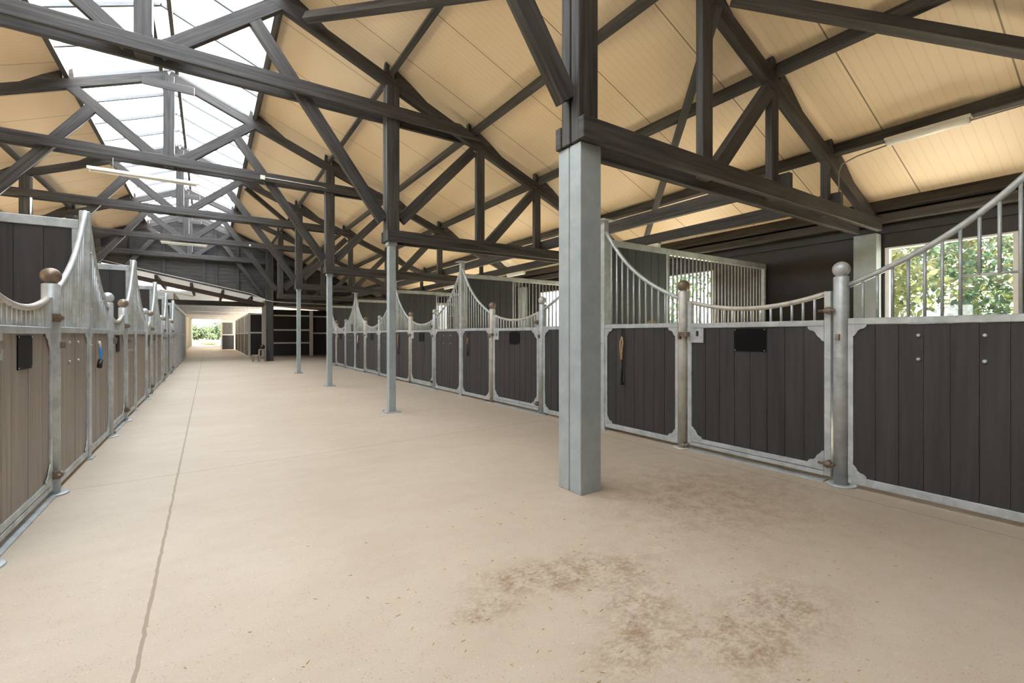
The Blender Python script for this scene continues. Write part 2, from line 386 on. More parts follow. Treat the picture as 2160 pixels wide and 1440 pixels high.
# skylights either side of the ridge
for i, sgn in enumerate((1, -1)):
    g = (lambda x: x) if sgn > 0 else mx_
    a, c_ = XR + 0.0, PX[0] + 0.05
    sk = MB().prism([(g(a), roof_u(a) + 0.06), (g(c_), roof_u(c_) + 0.06), (g(c_), roof_u(c_) + 0.075), (g(a), roof_u(a) + 0.075)], -1.75, 25.0).build('window_%d' % (i + 1), M['skylight'])
    struct(sk, ('right' if sgn > 0 else 'left') + ' slope of the long white ridge skylight')
    y = 1.68 - 1.13 * 2
    gb = MB()
    while y < 24.9:
        gb.beam((g(a), y, roof_u(a) + 0.035), (g(c_), y, roof_u(c_) + 0.035), 0.05, 0.06); y += 1.13
    gb.build('glazing_bar', M['bar_grey'], sk)
# right wall with window openings
WIN = [(1.28, 2.60), (5.30, 6.90), (9.27, 10.87), (13.23, 14.83), (17.2, 18.8)]
WZ0, WZ1 = 1.0, 2.46
wr = MB(); y = YB
for a, c_ in WIN:
    wr.box(WR, WR + 0.1, y, a, 0, 3.05, 'z'); wr.box(WR, WR + 0.1, a, c_, 0, WZ0, 'z'); wr.box(WR, WR + 0.1, a, c_, WZ1, 3.05, 'z'); y = c_
wr.box(WR, WR + 0.1, y, 31, 0, 3.05, 'z')
wr.box(WR - 0.035, WR, YB, 31, 2.66, 2.78, 'y')
struct(wr.build('wall_right', M['wall']))
for i, (a, c_) in enumerate(WIN):
    f = MB()
    f.box(WR + .01, WR + .09, a, a + .05, WZ0, WZ1); f.box(WR + .01, WR + .09, c_ - .05, c_, WZ0, WZ1)
    f.box(WR + .01, WR + .09, a + .05, c_ - .05, WZ0, WZ0 + .05); f.box(WR + .01, WR + .09, a + .05, c_ - .05, WZ1 - .025, WZ1)
    fo = struct(f.build('window_%d' % (i + 3), M['white_frame']), 'white framed window in the dark right wall, %s from the camera' % ORD[i])
    MB().box(WR + .045, WR + .051, a + .05, c_ - .05, WZ0 + .05, WZ1 - .025).build('pane', M['glass'], fo)
wl_ = MB(); y = YB
for k in range(6):
    a = 1.0 + 4.0 * k
    wl_.box(WL - .1, WL, y, a, 0, 3.0, 'z'); wl_.box(WL - .1, WL, a, a + 1.6, 0, 1.0, 'z'); wl_.box(WL - .1, WL, a, a + 1.6, 2.45, 3.0, 'z'); y = a + 1.6
wl_.box(WL - .1, WL, y, 25, 0, 3.0, 'z')
struct(wl_.build('wall_left', M['wall']))
# the end wall behind the camera
bw = MB()
bw.prism([(WL, 0), (WR, 0), (WR, 3.0), (XR, 6.6), (WL, 3.0)], YB - 0.1, YB)
struct(bw.build('wall_front', M['gable']))

# far gable: boarded, its foot following the lean-to roof beyond
def lean(x): return 3.0 - 0.2085 * (x - 2.2)
gx0 = -5.6
gb = MB().prism([(gx0, lean(gx0)), (2.3, lean(2.3)), (2.3, 2.64), (8.1, 2.64), (8.1, roof_u(8.1) + .05), (XR, roof_u(XR) + .05), (gx0, roof_u(mx_(gx0)) + .05)], GY + .10, GY + .135)
gb.prism([(WL, 0), (-5.62, 0), (-5.62, roof_u(mx_(-5.62)) + .05), (WL, roof_u(mx_(WL)) + .05)], GY + .10, GY + .135)
ga = struct(gb.build('wall_back', M['gable_boards']), 'dark boarded gable at the far end of the stable')
for x in (-2.68, -1.56, -0.13, 0.33, 1.18):
    MB().box(x - .055, x + .055, GY + .04, GY + .10, lean(x) + .02, roof_u(x if x > XR else mx_(x)) - .2, 'z').build('stud', M['gable'], ga)
MB().beam((-6, GY + .02, lean(-6) - .02), (2.3, GY + .02, lean(2.3) - .02), 0.10, 0.03).build('sill_board', M['red_timber'], ga)

# ------------------------------------------------------------------ roof trusses
def make_truss(label, y, inner):
    t = thing('roof_truss', label, 'roof truss', (0, y, 0), 0, 'black timber roof trusses')
    T = M['timber']; BV = 0.006
    for sg in (1, -1):
        g = (lambda x: x) if sg > 0 else mx_
        def pb(name, p, q, w, h, yc):
            MB().beam((g(p[0]), yc, p[1]), (g(q[0]), yc, q[1]), w, h).build(name, T, t, BV)
        def pr(name, pts, y0, y1):
            MB().prism([(g(a), c) for a, c in pts], y0, y1).build(name, T, t, BV)
        zr = 0.093
        pb('rafter', (XR, raf_b(XR) + zr), (8.0, raf_b(8.0) + zr), 0.10, 0.172, 0.10)
        # cleats and packing pieces beside each purlin
        for i, x in enumerate(PX[:5]):
            z = raf_t(x)
            pr('purlin_cleat', [(x + .05, raf_t(x + .05) - .01), (x + .62, raf_t(x + .62) - .01), (x + .30, raf_t(x + .30) + .10), (x + .05, raf_t(x + .05) + .155)], 0.055, 0.145)
            pr('purlin_cleat', [(x - .13, raf_t(x - .13) - .01), (x - .05, raf_t(x - .05) - .01), (x - .05, raf_t(x - .05) + .15), (x - .11, raf_t(x - .11) + .17)], 0.055, 0.145)
        # posts of two planks
        for y0, y1 in ((0.0, 0.088), (0.104, 0.20)):
            MB().box(min(g(2.31), g(2.51)), max(g(2.31), g(2.51)), y0, y1, 2.66, raf_b(2.41) + .02, 'z').build('post', T, t, BV)
        pb('brace', (2.28, 2.98), (0.46, 5.52), 0.092, 0.175, 0.10)
        pb('king_strut', (-0.50, 4.66), (0.86, 5.80), 0.096, 0.18, 0.10)
        if inner: pb('strut', (2.56, 3.02), (3.86, 4.40), 0.094, 0.17, 0.10)
        pb('strut', (4.10, 2.75), (5.16, 3.90), 0.094, 0.16, 0.10)
        MB().box(min(g(3.92), g(4.08)), max(g(3.92), g(4.08)), .055, .135, 2.70, raf_b(4.0) + .02, 'z').build('short_post', T, t, BV)
        MB().box(min(g(5.17), g(5.31)), max(g(5.17), g(5.31)), .055, .135, 2.70, raf_b(5.25) + .02, 'z').build('short_post', T, t, BV)
        MB().box(min(g(6.48), g(6.58)), max(g(6.48), g(6.58)), .055, .135, 2.70, raf_b(6.5) + .02, 'z').build('short_post', T, t, BV)
        for y0, y1 in ((-0.065, -0.002), (0.202, 0.265)):
            MB().box(min(g(2.30), g(7.86)), max(g(2.30), g(7.86)), y0, y1, 2.655, 2.825).build('lower_beam', T, t, BV)
        # gusset board at the ridge
    for y0, y1 in ((-0.06, -0.002), (0.202, 0.262)):
        MB().prism([(mx_(3.95), 4.555), (3.95, 4.555), (3.55, 4.745), (mx_(3.55), 4.745)], y0, y1).build('tie_beam', T, t, BV)
    MB().box(XR - .09, XR + .09, .02, .18, 4.56, raf_t(XR) - .12, 'z').build('king_post', T, t, BV)
    MB().box(XR - .42, XR + .42, .01, .049, raf_b(XR) - .22, raf_b(XR) - .06).build('ridge_gusset', T, t, BV)
    return t
make_truss('black timber roof truss over the boxed steel column nearest the camera', TY[0], False)
TL = ['black timber roof truss whose grey tie beam crosses the upper left, second from the camera',
      'third black timber roof truss, with the long batten light under its tie',
      'black timber roof truss, fourth from the camera, above the farthest slim steel column',
      'farthest free-standing black roof truss, with a cream tube light below its tie']
truss = make_truss(TL[0], TY[1], True)
for i in range(2, 5): copy_tree(truss, (0, TY[i], 0), TL[i - 1])
tg = copy_tree(truss, (0, GY - .27, 0), 'black timber truss fixed flat against the dark boarded far gable')

# purlins, ridge boards, binders, wind braces
PN = ['skylight edge', 'first below the skylight', 'second below the skylight', 'third below the skylight', 'fourth below the skylight', 'at the eaves']
for sg in (1, -1):
    for i, x in enumerate(PX):
        g = x if sg > 0 else mx_(x)
        a = math.atan(SL) * sg
        z = raf_t(x) + 0.083
        m_ = MB().obox((g, (YB + 24.75) / 2, z), (0, 1, 0), (math.cos(a), 0, -math.sin(a)), (math.sin(a), 0, math.cos(a)), 24.75 - YB, 0.075, 0.158)
        tag(m_.build('purlin', M['timber'], None, 0.005), 'dark timber purlin along the %s roof slope, the one %s' % ('right' if sg > 0 else 'left', PN[i]), 'purlin', 'roof purlins')
for sg in (1, -1):
    m_ = MB().box(XR + sg * .13 - .03, XR + sg * .13 + .03, YB, 24.7, raf_t(XR) - .02, raf_t(XR) + .18, 'y')
    tag(m_.build('ridge_board', M['timber']), '%s of the two grey ridge boards running along the skylight' % ('right' if sg > 0 else 'left'), 'ridge board', 'ridge boards')
for x, nm in ((5.24, 'inner'), (6.51, 'outer')):
    m_ = MB().box(x + .10, x + .18, 2.56, 24.7, 2.83, 3.0, 'y')
    tag(m_.build('binder_beam', M['timber'], None, 0.005), '%s black binder beam lying lengthwise on the truss lower beams over the right stalls' % nm, 'binder beam', 'binder beams over the right stalls')
def pl(x, o=0.02): return raf_t(x) - o
for p, q, lb in (((4.12, 2.62), (7.5, 6.45), 'black diagonal wind brace falling from the nearest truss to the right eaves'),
                 ((4.15, 2.5), (7.6, -.64), 'black diagonal wind brace crossing the top right corner of the roof'),
                 ((3.72, 2.56), (1.15, 6.95), 'black wind brace passing behind the nearest column at the top'),
                 ((0.95, 16.2), (4.2, 20.1), 'thin black wind brace under the far roof beside the skylight')):
    m_ = MB().beam((p[0], p[1], pl(p[0], .13)), (q[0], q[1], pl(q[0], .13)), 0.10, 0.13, (0, 0, 1) if False else (0.93, 0, -0.37))
    tag(m_.build('wind_brace', M['timber'], None, 0.004), lb, 'wind brace', 'roof wind braces')

# ------------------------------------------------------------------ columns
CL = ['broad boxed light grey steel column standing nearest in the aisle', 'slim grey steel column standing second in the aisle',
      'slim grey steel column standing third in the aisle', 'slim grey steel column standing fourth, farthest in the aisle']
def slim(x0, y0):
    c = thing('steel_column', CL[1], 'column', (x0 + .055, y0 + .055, 0), 0, 'grey steel columns')
    MB().box(-.055, .055, -.06, .06, .012, 2.60, 'z').build('shaft', M['column'], c, 0.006)
    MB().box(-.07, .07, -.075, .075, 2.598, 2.655).build('cap', M['column'], c, 0.004)
    MB().box(-.12, .12, -.13, .13, 0, .012).build('base_plate', M['galv'], c)
    for sx_ in (-1, 1):
        for sy_ in (-1, 1): MB().lathe([(.012, .012), (.012, .028), (.006, .034)], (sx_ * .095, sy_ * .10, 0), 8).build('bolt', M['galv_worn'], c)
    return c
c0 = thing('steel_column', CL[0], 'column', (2.435, 2.73, 0), 0, 'grey steel columns')
cm = MB()
cm.box(-.105, .105, -.13, -.006, 0, 2.655, 'z'); cm.box(-.105, .105, .006, .13, 0, 2.655, 'z'); cm.box(-.098, .098, -.006, .006, 0, 2.655, 'z')
cm.build('shaft', M['column'], c0, 0.004)
c1 = slim(2.352, TY[1] + .03)
for i in (2, 3): copy_tree(c1, (2.407, TY[i] + .085, 0), CL[i])
for i in range(4): copy_tree(c1, (mx_(2.407), TY[i] + .085, 0), 'slim grey steel column hidden behind the left stalls, %s from the camera' % ORD[i])
for i in range(5):
    c = thing('wall_column', 'flat grey steel column against the right wall under the %s truss' % ORD[i], 'column', (8.0, TY[i] + .17, 0), 0, 'grey steel wall columns')
    MB().box(-.06, .12, -.14, .14, 0, 2.655, 'z').build('shaft', M['column'], c, 0.004)
p = tag(MB().box(-.15, .15, -.14, .14, 0, 5.3, 'z').build('timber_post', M['timber'], None, 0.008, (2.44, GY - .45, 0)), 'thick black timber post at the foot of the far gable', 'post')
bmh = MB().box(2.58, 8.1, GY - .2, GY + .06, 2.66, 2.86)
tag(bmh.build('lintel_beam', M['timber'], None, .006), 'dark lintel beam running right from the thick timber post under the gable', 'beam')

# ------------------------------------------------------------------ stall fronts
def planks(mb, x0, x1, y0, y1, z0, z1, w=0.15, axis='x'):
    n_ = max(1, round((x1 - x0) / w)); d = (x1 - x0) / n_
    ym, yh = (y0 + y1) / 2, abs(y1 - y0) * .3
    if axis == 'x': mb.box(x0, x1, ym - yh, ym + yh, z0 + .001, z1 - .001, 'z')
    else: mb.box(ym - yh, ym + yh, x0, x1, z0 + .001, z1 - .001, 'z')
    for i in range(n_):
        a, c = x0 + i * d + .0025, x0 + (i + 1) * d - .0025
        dy = random.uniform(-.0015, .0015)
        if axis == 'x': mb.box(a, c, y0 + dy, y1 + dy, z0, z1, 'z')
        else: mb.box(y0 + dy, y1 + dy, a, c, z0, z1, 'z')
    return mb
def bracket(parent, x, z, sx_, sz_, y, m, sc=1.0):
    pts = [(0, 0), (.125, 0), (.122, .018), (.105, .032), (.082, .037), (.066, .05), (.058, .068), (.045, .085), (.03, .097), (.016, .118), (0, .125)]
    P_ = [(x + sx_ * a * sc, z + sz_ * c * sc) for a, c in pts]
    MB().prism(P_, y - .003, y + .003).build('corner_bracket', m, parent)
def stall_panel(base, rz, x0, x1, high, hs, feeder, label, group, gm, bm):
    """fixed front panel between x0 and x1; high = 'a' when the tall post is at x0"""
    t = thing('stall_barrier', label, 'stall panel', base, rz, group)
    t.location = Vector(base) + Matrix.Rotation(rz, 3, 'Z') @ Vector((x0, 0, 0))
    L = x1 - x0; Zr0, Zr1 = 1.285 * hs, 1.335 * hs
    MB().box(0, L, -.025, .025, .035, .095).build('bottom_rail', gm, t, .004)
    MB().box(0, L, -.027, .027, Zr0, Zr1).build('middle_rail', gm, t, .004)
    for xa in (0, L - .035): MB().box(xa, xa + .035, -.022, .022, .095, Zr0, 'z').build('stile', gm, t)
    planks(MB(), .036, L - .036, -.016, .014, .096, Zr0 - .001).build('boards', bm, t)
    kk = 1.19 / L
    def sw(s): q = s * kk; return (1.585 + .425 * q + .245 * q ** 3) * hs
    pts = []
    for i in range(19):
        s = L * i / 18; x = (L - s) if high == 'a' else s
        pts.append((x, 0, sw(s) + .012))
    MB().tube(pts, .0225, 12).build('top_rail', gm, t)
    n_ = int(round(L / .092)); d = L / n_
    for i in range(1, n_):
        s = i * d; x = (L - s) if high == 'a' else s
        z0 = Zr1 - .005
        k = i - (n_ - 6)
        if feeder and k in (0, 3): pass
        if feeder and k in (1, 2): z0 = (1.60) * hs
        MB().tube([(x, 0, z0), (x, 0, sw(s) + .002)], .0108, 8).build('bar', gm, t)
        if feeder and k == 0:
            xb = (L - (s + 3 * d)) if high == 'a' else s + 3 * d
            MB().tube([(x, 0, 1.60 * hs), (xb, 0, 1.60 * hs)], .008, 8).build('cross_bar', gm, t)
    yb = .027
    for x, sx_ in ((.0, 1), (L, -1)):
        bracket(t, x, Zr0, sx_, -1, yb - .006, gm); bracket(t, x, .095, sx_, 1, yb - .006, gm)
    if feeder:
        for bx in (.36, .64):
            for bz in (1.20, 1.03):
                xx = L * bx if high == 'a' else L * (1 - bx)
                c = MB().tube([(xx, .012, bz * hs), (xx, .024, bz * hs), (xx, .029, bz * hs)], [.013, .013, .007], 10).build('bolt_head', M['galv'], t)
    return t
def stall_gate(base, rz, x0, x1, hs, label, group, gm, bm):
    """hinged at x0, latched at x1"""
    t = thing('stall_gate', label, 'gate', base, rz, group)
    t.location = Vector(base) + Matrix.Rotation(rz, 3, 'Z') @ Vector((x0, 0, 0))
    L = x1 - x0; e = .065; Zr0, Zr1 = 1.275 * hs, 1.325 * hs
    MB().box(e, e + .05, -.025, .025, .05, 1.56 * hs, 'z').build('stile', gm, t, .004)
    MB().box(L - e - .05, L - e, -.025, .025, .05, 1.56 * hs, 'z').build('stile', gm, t, .004)
    MB().box(e + .05, L - e - .05, -.025, .025, .05, .085).box(e + .05, L - e - .05, -.02, .022, .09, .135).build('bottom_rail', gm, t, .003)
    MB().box(e + .05, L - e - .05, -.026, .026, Zr0, Zr1).build('middle_rail', gm, t, .004)
    planks(MB(), e + .052, L - e - .052, -.016, .014, .136, Zr0 - .001).build('boards', bm, t)
    A, B = e + .04, L - e - .04
    def arc(x): u = (x - (A + B) / 2) / ((B - A) / 2); return (1.452 + .093 * u * u) * hs
    MB().tube([(A + (B - A) * i / 16, 0, arc(A + (B - A) * i / 16)) for i in range(17)], .0215, 12).build('top_rail', M['galv_worn'], t)
    n_ = int(round((B - A) / .088)); d = (B - A) / n_
    for i in range(1, n_):
        x = A + i * d
        MB().tube([(x, 0, Zr1 - .005), (x, 0, arc(x))], .0108, 8).build('bar', gm, t)
    yb = .022
    bracket(t, e + .05, Zr0, 1, -1, yb, gm); bracket(t, e + .05, .13, 1, 1, yb, gm); bracket(t, L - e - .05, .13, -1, 1, yb, gm)
    xr = L - e
    lp = MB().box(xr - .19, xr - .135, .018, .027, Zr0 - .15, Zr0 + .0).box(xr - .105, xr - .0, .018, .027, Zr0 - .15, Zr0)
    lp.box(xr - .135, xr - .105, .018, .027, Zr0 - .15, Zr0 - .085).box(xr - .135, xr - .105, .018, .027, Zr0 - .03, Zr0)
    lo = lp.build('latch_plate', gm, t)
    MB().box(xr - .03, xr + .075, .058, .078, Zr0 - .085, Zr0 - .04).box(xr - .03, xr - .015, .027, .058, Zr0 - .085, Zr0 - .04).build('latch_bolt', M['rusty'], lo)
    np_ = MB().box(L * .40, L * .40 + .30 * (L / 1.46), .016, .022, Zr0 - .225, Zr0 - .012).build('name_plate', M['plate'], t)
    np_['label'] = 'blank black name plate'
    for sx_ in (.012, .288):
        for sz_ in (-.215, -.022):
            MB().tube([(L * .40 + sx_ * L / 1.46, .021, Zr0 + sz_), (L * .40 + sx_ * L / 1.46, .025, Zr0 + sz_)], .005, 8).build('screw', M['galv'], np_)
    for z in (1.40 * hs, .16):
        h = MB().tube([(e - .045, .066, z), (e + .075, .066, z)], .010, 10)
        h.tube([(e - .02, .066, z), (e + .03, .066, z)], .022, 10)
        h.box(e + .0, e + .02, .024, .07, z - .03, z + .03)
        h.build('hinge', M['rusty'], t)
    MB().tube([(xr - .03, .03, .07), (xr + .0, .05, .05), (xr + .03, .055, .045)], .008, 8).lathe([(.004, -.02), (.017, -.008), (.017, .008), (.004, .02)], (xr + .03, .055, .045), 10).build('drop_bolt', M['rusty'], t)
    MB().box(.115, L - .115, -.05, .05, 0.0, .012).build('threshold', M['galv'], t)
    return t
def ball_post(base, rz, x, hs, label, group, rusty):
    t = thing('ball_post', label, 'post', base, rz, group)
    t.location = Vector(base) + Matrix.Rotation(rz, 3, 'Z') @ Vector((x, 0, 0))
    r = .054; zt = 1.672 * hs
    gm = M['galv_worn'] if rusty and hs == 1.0 else M['galv']
    MB().lathe([(r, .01), (r, zt - .008), (r - .006, zt), (.03, zt + .006)], (0, 0, 0), 24).build('shaft', gm, t)
    rb_ = .062; zc_ = zt + rb_ * .93
    MB().lathe([(max(.004, rb_ * math.sin(math.pi * k / 14)), zc_ - rb_ * math.cos(math.pi * k / 14)) for k in range(15)], (0, 0, 0), 24).build('ball', M['rusty'] if rusty else M['galv'], t)
    MB().lathe([(.105, 0), (.105, .008), (.098, .012), (r, .012)], (0, 0, 0), 24).build('base_flange', gm, t)
    MB().box(-.012, .012, r - .004, r + .03, 1.16 * hs, 1.21 * hs).build('keeper', M['rusty'], t)
    return t
def stall_post(base, rz, x, ht, label, group, flange):
    t = thing('stall_post', label, 'post', base, rz, group)
    t.location = Vector(base) + Matrix.Rotation(rz, 3, 'Z') @ Vector((x, 0, 0))
    MB().box(-.045, .045, -.045, .035, 0, ht, 'z').build('shaft', M['galv'], t, .005)
    if flange: MB().box(-.10, .10, -.10, .10, ht, ht + .012).build('top_flange', M['galv'], t)
    MB().box(-.08, .08, -.08, .06, 0, .01).build('base_plate', M['galv'], t)
    for z in (.12, .62, 1.1, 1.45, 2.0):
        if z < ht: MB().tube([(0, .034, z), (0, .044, z)], .010, 8).build('bolt_head', M['galv_worn'], t)
    return t
def tether(base, rz, x, z, kind, label):
    t = thing('tether_strap', label, 'strap', base, rz, 'straps hung on the stall fronts')
    t.location = Vector(base) + Matrix.Rotation(rz, 3, 'Z') @ Vector((x, .04, z))
    k = [('black', 'tan', 'black', .12, .27, .28), ('black', 'orange', 'black', .10, .12, .2), ('black', 'orange', 'navy', .05, .34, .16),
         ('black', 'white_rope', 'black', .05, .26, .17), ('white_rope', 'blue', 'black', .07, .15, .07)][kind]
    a, s_, h_ = k[3:]
    MB().tube([(0, -.012, .0), (.004, 0, -.03), (-.004, .004, -.07), (.003, .0, -a)], .007, 8).build('hook_chain', M[k[0]], t)
    st_ = MB()
    for o_, sg in ((-.012, 1), (.012, -1)):
        pts = [(o_ * .3, .0, -a + .02), (o_ * 1.8, .006, -a - s_ * .2), (o_ + .006, .008, -a - s_ * .6), (.004 + o_ * .4, .006, -a - s_)]
        st_.tube(pts, [.007, .011, .010, .008], 8)
    st_.build('strap', M[k[1]], t)
    if kind == 4:
        rg = [(.03 * math.cos(q * .5), .0, -.035 + .03 * math.sin(q * .5)) for q in range(12)]
        MB().tube(rg, .007, 8).build('ring', M['white_rope'], t)
        MB().tube([(0, .005, -a - s_ + .02), (.06, .005, -a - s_ - .05)], .022, 10).build('handle', M['black'], t)
    else:
        MB().tube([(0, .004, -a - s_ + .01), (.006, .004, -a - s_ - h_ * .6), (.004, .006, -a - s_ - h_)], [.012, .015, .015], 10).lathe([(.01, 0), (.028, .008), (.028, .022), (.012, .03)], (.004, .008, -a - s_ - h_ - .015), 12).build('handle', M[k[2]], t)
    return t
def partition(x_front, depth, sgn, y, hs, kind, label, group, gm, bm, bm2):
    t = thing('stall_partition', label, 'partition', (x_front, y, 0), 0, group)
    def X(a, c): return (min(sgn * a, sgn * c), max(sgn * a, sgn * c))
    Zt = 2.435 * hs
    MB().box(*X(.05, depth), -.03, .03, .03, .09).build('bottom_rail', gm, t, .004)
    MB().box(*X(.05, depth), -.03, .03, 1.30 * hs, 1.35 * hs).build('middle_rail', gm, t, .004)
    MB().box(*X(.05, depth), -.035, .035, Zt - .085, Zt).build('top_rail', gm, t, .004)
    for xa in (.05, depth - .05): MB().box(*X(xa, xa + .05), -.03, .03, .09, Zt - .085, 'z').build('stile', gm, t)
    a, c = X(.10, depth - .05)
    planks(MB(), a, c, -.02, .02, .09, 1.30 * hs).build('lower_boards', bm, t)
    if kind == 'bars':
        a, c = X(.10, 1.20); planks(MB(), a, c, -.02, .02, 1.35 * hs, Zt - .085).build('upper_boards', bm2, t)
        MB().box(*X(1.20, 1.235), -.028, .028, 1.35 * hs, Zt - .085, 'z').build('stile', gm, t)
        k = 0
        nb = int((depth - .05 - 1.25) / .093)
        for k in range(nb):
            xx = sgn * (1.29 + k * .093)
            MB().tube([(xx, 0, 1.35 * hs - .005), (xx, 0, Zt - .08)], .0125, 8).build('bar', gm, t)
    else:
        planks(MB(), a, c, -.02, .02, 1.35 * hs, Zt - .085, .2).build('upper_boards', bm2, t)
    return t

RRZ = R(90)
RM = [0.336 + 3.966 * i for i in range(6)]
for i in range(5):
    b_ = (RS, RM[i], 0); od = ORD[i]; w = 'the right row'
    stall_panel(b_, RRZ, .045, 1.304 - .054, 'a', 1.0, True, 'black boarded panel with feeder gap and four bolts, %s stall of %s' % (od, w), 'right row feeder panels', M['galv'], M['board'])
    ball_post(b_, RRZ, 1.304, 1.0, 'grey hinge post with ball top before the %s gate of %s' % (od, w), 'right row ball posts', False)
    stall_gate(b_, RRZ, 1.304, 2.777, 1.0, 'black boarded gate with sagging top rail and name plate, %s gate of %s' % (od, w), 'right row gates', M['galv'], M['board'])
    ball_post(b_, RRZ, 2.777, 1.0, 'rusty latch post with brown ball beyond the %s gate of %s' % (od, w), 'right row ball posts', True)
    stall_panel(b_, RRZ, 2.777 + .054, 3.966 - .045, 'b', 1.0, False, 'black boarded front panel with close bars and no bolts, %s stall of %s' % (od, w), 'right row closed panels', M['galv'], M['board'])
for i in range(6):
    stall_post((RS, RM[i], 0), RRZ, 0, 2.66, 'tall square galvanised post with flange, %s dividing post of the right row' % ORD[i], 'right row dividing posts', True)
    if i > 0:
        partition(RS, 3.86, 1, RM[i], 1.0, 'bars', 'stall partition part blue-black boards part bars, %s one of the right row' % ORD[i - 1], 'right row partitions', M['galv'], M['board'], M['board_blue'])
bx = RM[0]
tether((RS, bx, 0), RRZ, 3.954 - bx, 1.285, 0, 'tan strap with long black handle hanging on the nearest right closed panel')
tether((RS, bx, 0), RRZ, 7.94 - bx, 1.24, 1, 'short orange-brown strap with black handle on the second right closed panel')
tether((RS, bx, 0), RRZ, 11.87 - bx, 1.27, 2, 'long orange rope with navy and black end beside the second steel column')
tether((RS, bx, 0), RRZ, 15.78 - bx, 1.25, 3, 'off-white strap with black end on the fourth right closed panel')

LRZ = R(-90); HS = 0.95
LM = [6.03, 9.52, 13.15, 16.42, 19.7]
LB = [(1.21, 2.55), (1.12, 2.33), (1.18, 2.12), (1.06, 1.82), (.95, 1.9)]
LE = [None, 6.03, 9.52, 13.15, 16.42]
for i in range(5):
    b_ = (LS, LM[i], 0); od = ORD[i]; w = 'the left row'; b1, b2 = LB[i]
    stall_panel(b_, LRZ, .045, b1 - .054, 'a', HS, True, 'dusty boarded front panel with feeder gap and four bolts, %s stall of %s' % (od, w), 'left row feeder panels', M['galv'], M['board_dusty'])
    ball_post(b_, LRZ, b1, HS, 'worn hinge post with brown ball beyond the %s gate of %s' % (od, w), 'left row ball posts', True)
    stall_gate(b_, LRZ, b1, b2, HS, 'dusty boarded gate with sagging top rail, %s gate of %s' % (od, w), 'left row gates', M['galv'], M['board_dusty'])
    ball_post(b_, LRZ, b2, HS, 'grey ball-topped latch post before the %s gate of %s' % (od, w), 'left row ball posts', False)
    if LE[i]:
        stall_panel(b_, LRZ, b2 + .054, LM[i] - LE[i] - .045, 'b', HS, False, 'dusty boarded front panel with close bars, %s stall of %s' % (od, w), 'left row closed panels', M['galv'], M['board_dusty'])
    stall_post(b_, LRZ, 0, 2.40, 'tall galvanised dividing post, %s of %s' % (od, w), 'left row dividing posts', False)
    partition(LS, 3.9, -1, LM[i] + .02, HS, 'solid', 'solid dark boarded stall partition with grey frame, %s one of %s' % (od, w), 'left row partitions', M['galv'], M['board'], M['board'])
tether((LS, LM[1], 0), LRZ, LM[1] - 6.45, 1.14, 4, 'bright blue strap with white ring and black end on the left row')

# straw wisp caught on the right rail
sm = MB()
for k in range(26):
    a = random.uniform(0, 6.28); q = random.uniform(.02, .055)
    c_ = Vector((random.uniform(-.02, .02), random.uniform(-.05, .05), .0)); d_ = Vector((math.cos(a) * .4, math.sin(a), random.uniform(.1, .9))) * q
    sm.tube([c_, c_ + d_ * .6 + Vector((0, 0, .004)), c_ + d_], .0022, 4)
tag(sm.build('straw_wisp', M['straw'], None, 0, (RS, 3.55, 1.337)), 'wisp of brown straw caught on the rail of the nearest right closed panel', 'straw')
# straw crumbs on the concrete
sm = MB()
for k in range(260):
    x, y = random.gauss(1.7, .8), random.gauss(1.6, .7)
    if x > 4.0 or y < .4: continue
    a = random.uniform(0, 3.14); q = random.uniform(.008, .022)
    sm.beam((x, y, .0015), (x + math.cos(a) * q, y + math.sin(a) * q, .0015), .0022, .002, (math.sin(a), -math.cos(a), 0))
o = sm.build('straw_crumbs', M['straw']); o['kind'] = 'stuff'; tag(o, 'scattered straw crumbs on the stained concrete in the foreground', 'straw')

# ------------------------------------------------------------------ lamps
def batten(x0, x1, y, z, label, name='fluorescent_light', along='x', tube=True, w=.05):
    t = thing(name, label, 'light', ((x0 + x1) / 2, y, z) if along == 'x' else (y, (x0 + x1) / 2, z), 0 if along == 'x' else R(90), 'fluorescent lights')
    L = x1 - x0
    MB().box(-L / 2, L / 2, -w * .6, w * .6, .0, w).build('housing', M['white_metal'], t, .004)
    MB().prism([(-w * 1.3, -.012), (w * 1.3, -.012), (w * .6, .001), (-w * .6, .001)], -L / 2 + .03, L / 2 - .03, 'x').build('reflector', M['white_metal'], t)
    MB().tube([(-L / 2 + .05, 0, -.035), (L / 2 - .05, 0, -.035)], .014, 10).build('tube', M['diffuser'], t)
    for sx_ in (-1, 1): MB().box(sx_ * (L / 2 - .045) - .012, sx_ * (L / 2 - .045) + .012, -.02, .02, -.055, .0).build('lamp_holder', M['white_metal'], t)
    return t
bt = batten(-1.87, -.15, TY[2] + .1, 4.30, 'long cream batten light hanging under the tie of the third truss')
for x in (-1.5, -.5): MB().tube([(x + 1.01, 0, .05), (x + 1.01, 0, .27)], .004, 6).build('hanger', M['cable'], bt)
bt = batten(-1.38, .0, TY[4] + .1, 4.47, 'slim cream tube light under the tie of the farthest free-standing truss')
for x in (-.4, .4): MB().tube([(x, 0, .05), (x, 0, .09)], .004, 6).build('hanger', M['cable'], bt)
def proof(y0, y1, x, z, label):
    t = thing('fluorescent_light', label, 'light', (x, (y0 + y1) / 2, z), 0, 'fluorescent lights'); L = y1 - y0
    MB().box(-.045, .045, -L / 2, L / 2, .02, .05, 'y').build('housing', M['white_metal'], t, .006)
    MB().tube([(0, -L / 2 + .01, .0), (0, -L / 2 + .03, .0), (0, L / 2 - .03, 0), (0, L / 2 - .01, 0)], [.03, .045, .045, .03], 14).build('diffuser', M['diffuser'], t)
    return t
proof(1.38, 2.12, 6.66, 3.46, 'clear covered tube light under the purlin at the upper right')
